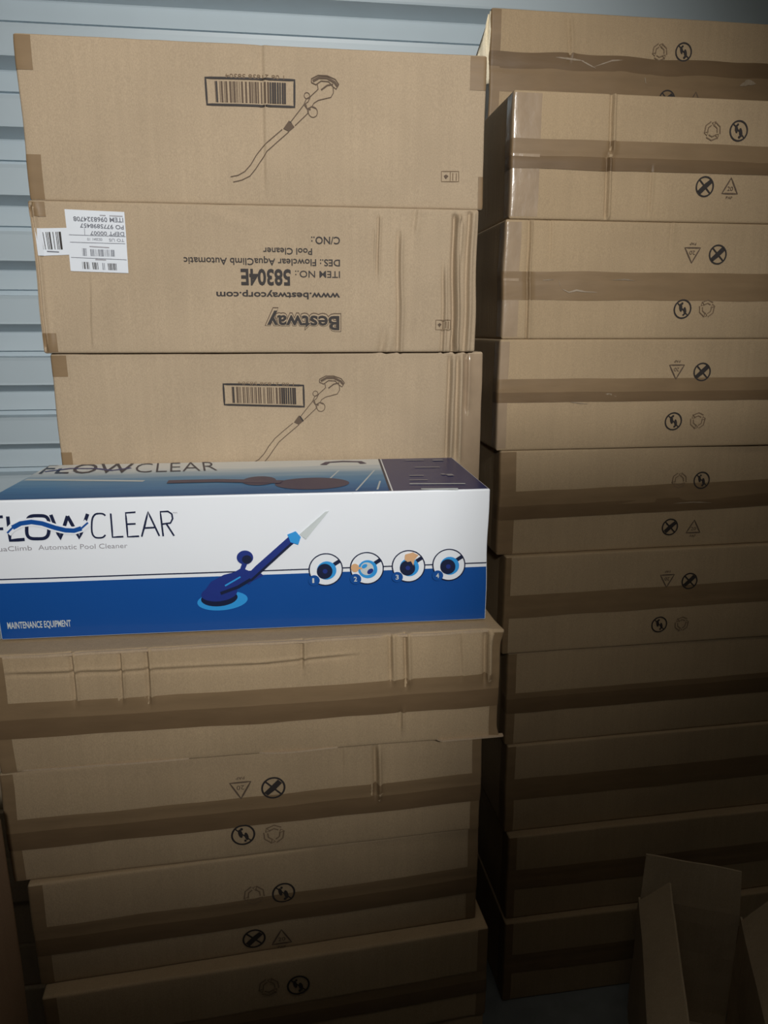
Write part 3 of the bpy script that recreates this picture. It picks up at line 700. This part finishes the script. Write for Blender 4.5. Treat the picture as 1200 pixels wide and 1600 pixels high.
for (u0, u1, v, wd) in ((633, 662, 720, .007), (676, 692, 720, .012), (648, 687, 731, .006), (640, 662, 744, .007), (640, 668, 751, .005), (690, 695, 742, .010), (698, 708, 743, .016), (640, 727, 757, .006), (658, 716, 765, .008)):
    ts([(u0, v), (u1, v-.4)], wd*.8, GTXT if v < 755 else MIST, 3); RB.draw('small_print_line', TP, face='top', lift=.0003); TP.clear()
a0, a1 = tz(58, 742), tz(345, 738)
cv = Vector(tz(80, 727))-Vector(tz(66, 742))
RB.draw('top_logo', [text('FLOW', tz(60, 741), tz(205, 739.5), 0, DARKB, 3, capvec=cv), text('CLEAR', tz(210, 739.5), tz(340, 736), 0, DARKB, 3, capvec=cv, off=-.015),
    stroke([tz(*p_) for p_ in ((70, 738), (110, 733), (150, 733), (175, 736), (205, 732))], .006, NAVY2, 4)], face='top', lift=.0003)

# things on the carton top under the retail box
L4.draw('white_label', [quad(L4.loc(613, 967, 'top'), L4.loc(708, 963, 'top'), L4.loc(712, 955, 'top'), L4.loc(616, 958, 'top'), PAPER, 0)], face='top', label='white label edge sticking out from under the blue and white box')
L4.draw('top_lettering', [stroke([L4.loc(262, 982, 'top'), L4.loc(312, 979, 'top')], .006, INK, 0)], face='top')

# ------------------------------------------------------------------ carton at the lower left edge and the open carton
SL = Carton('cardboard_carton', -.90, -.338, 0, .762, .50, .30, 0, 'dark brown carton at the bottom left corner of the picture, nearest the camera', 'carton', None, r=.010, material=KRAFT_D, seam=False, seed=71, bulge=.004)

def open_carton():
    h, t = .26, .0035
    e = empty('open_carton', (0, 0, 0), 0, 'empty open carton with raised flaps on the floor before the right-hand column', 'carton')
    e.location = (.632, .882, 0); e.rotation_euler = (0, 0, math.radians(-23.5))
    X0, X1, Y0, Y1 = -.086, .086, -.21, .21
    def slab(name, P, n):
        """P four corners, thickened along n"""
        n = Vector(n).normalized()*t; nu = nv = 8; V = []; A, B, C2, D = (Vector(v) for v in P); Fc = []
        for s_ in (0, 1):
            for i in range(nu+1):
                for j in range(nv+1):
                    p_ = A.lerp(B, i/nu).lerp(D.lerp(C2, i/nu), j/nv)+n*s_
                    p_ += n*.9*noise.noise(p_*14); V.append(p_)
        k = (nu+1)*(nv+1)
        for i in range(nu):
            for j in range(nv):
                q = i*(nv+1)+j; Fc += [(q, q+1, q+nv+2, q+nv+1), (k+q, k+q+nv+1, k+q+nv+2, k+q+1)]
        for i in range(nu):
            q = i*(nv+1); Fc.append((q, q+nv+1, k+q+nv+1, k+q)); q += nv; Fc.append((q, k+q, k+q+nv+1, q+nv+1))
        for j in range(nv):
            q = j; Fc.append((q, k+q, k+q+1, q+1)); q = nu*(nv+1)+j; Fc.append((q, q+1, k+q+1, k+q))
        return link(name, V, Fc, [INNER], e)
    slab('side_panel', [(X0, Y0, 0), (X0, Y1, 0), (X0, Y1, h), (X0, Y0, h)], (-1, 0, 0)); slab('side_panel', [(X1, Y0, 0), (X1, Y1, 0), (X1, Y1, h), (X1, Y0, h)], (1, 0, 0))
    slab('end_panel', [(X0, Y0, 0), (X1, Y0, 0), (X1, Y0, h), (X0, Y0, h)], (0, -1, 0)); slab('end_panel', [(X0, Y1, 0), (X1, Y1, 0), (X1, Y1, h), (X0, Y1, h)], (0, 1, 0))
    slab('bottom_panel', [(X0, Y0, .001), (X1, Y0, .001), (X1, Y1, .001), (X0, Y1, .001)], (0, 0, 1))
    slab('flap', [(X0, Y1, h), (X1, Y1, h), (X1-.004, Y1+.012, h+.085), (X0+.004, Y1+.012, h+.085)], (0, 1, 0))
    slab('flap', [(X0, Y0, h), (X0, Y1-.01, h), (X0+.048, Y1-.015, h+.055), (X0+.048, Y0, h+.055)], (-1, 0, .4))
    slab('flap', [(X1, Y0, h), (X1, Y1-.01, h), (X1+.045, Y1-.02, h+.070), (X1+.045, Y0, h+.070)], (1, 0, -.4))
    slab('flap', [(X0, Y0, h), (X1, Y0, h), (X1, Y0-.09, h+.03), (X0, Y0-.09, h+.03)], (0, -.2, -1))
open_carton()

# cartons added out of view behind the photographer to shade the lower right-hand column
bz = 0.0
for k in range(4):
    c = Carton('storage_carton', .300+.002*(k % 2), 1.12, bz, bz+.4265, -.72, .36, 0, ['large plain storage carton on the floor behind the camera', 'second large plain storage carton from the floor behind the camera', 'third large plain storage carton from the floor behind the camera', 'topmost large plain storage carton behind the camera'][k], 'carton', 'plain cartons stacked behind the camera', seed=80+k)
    bz += .4265
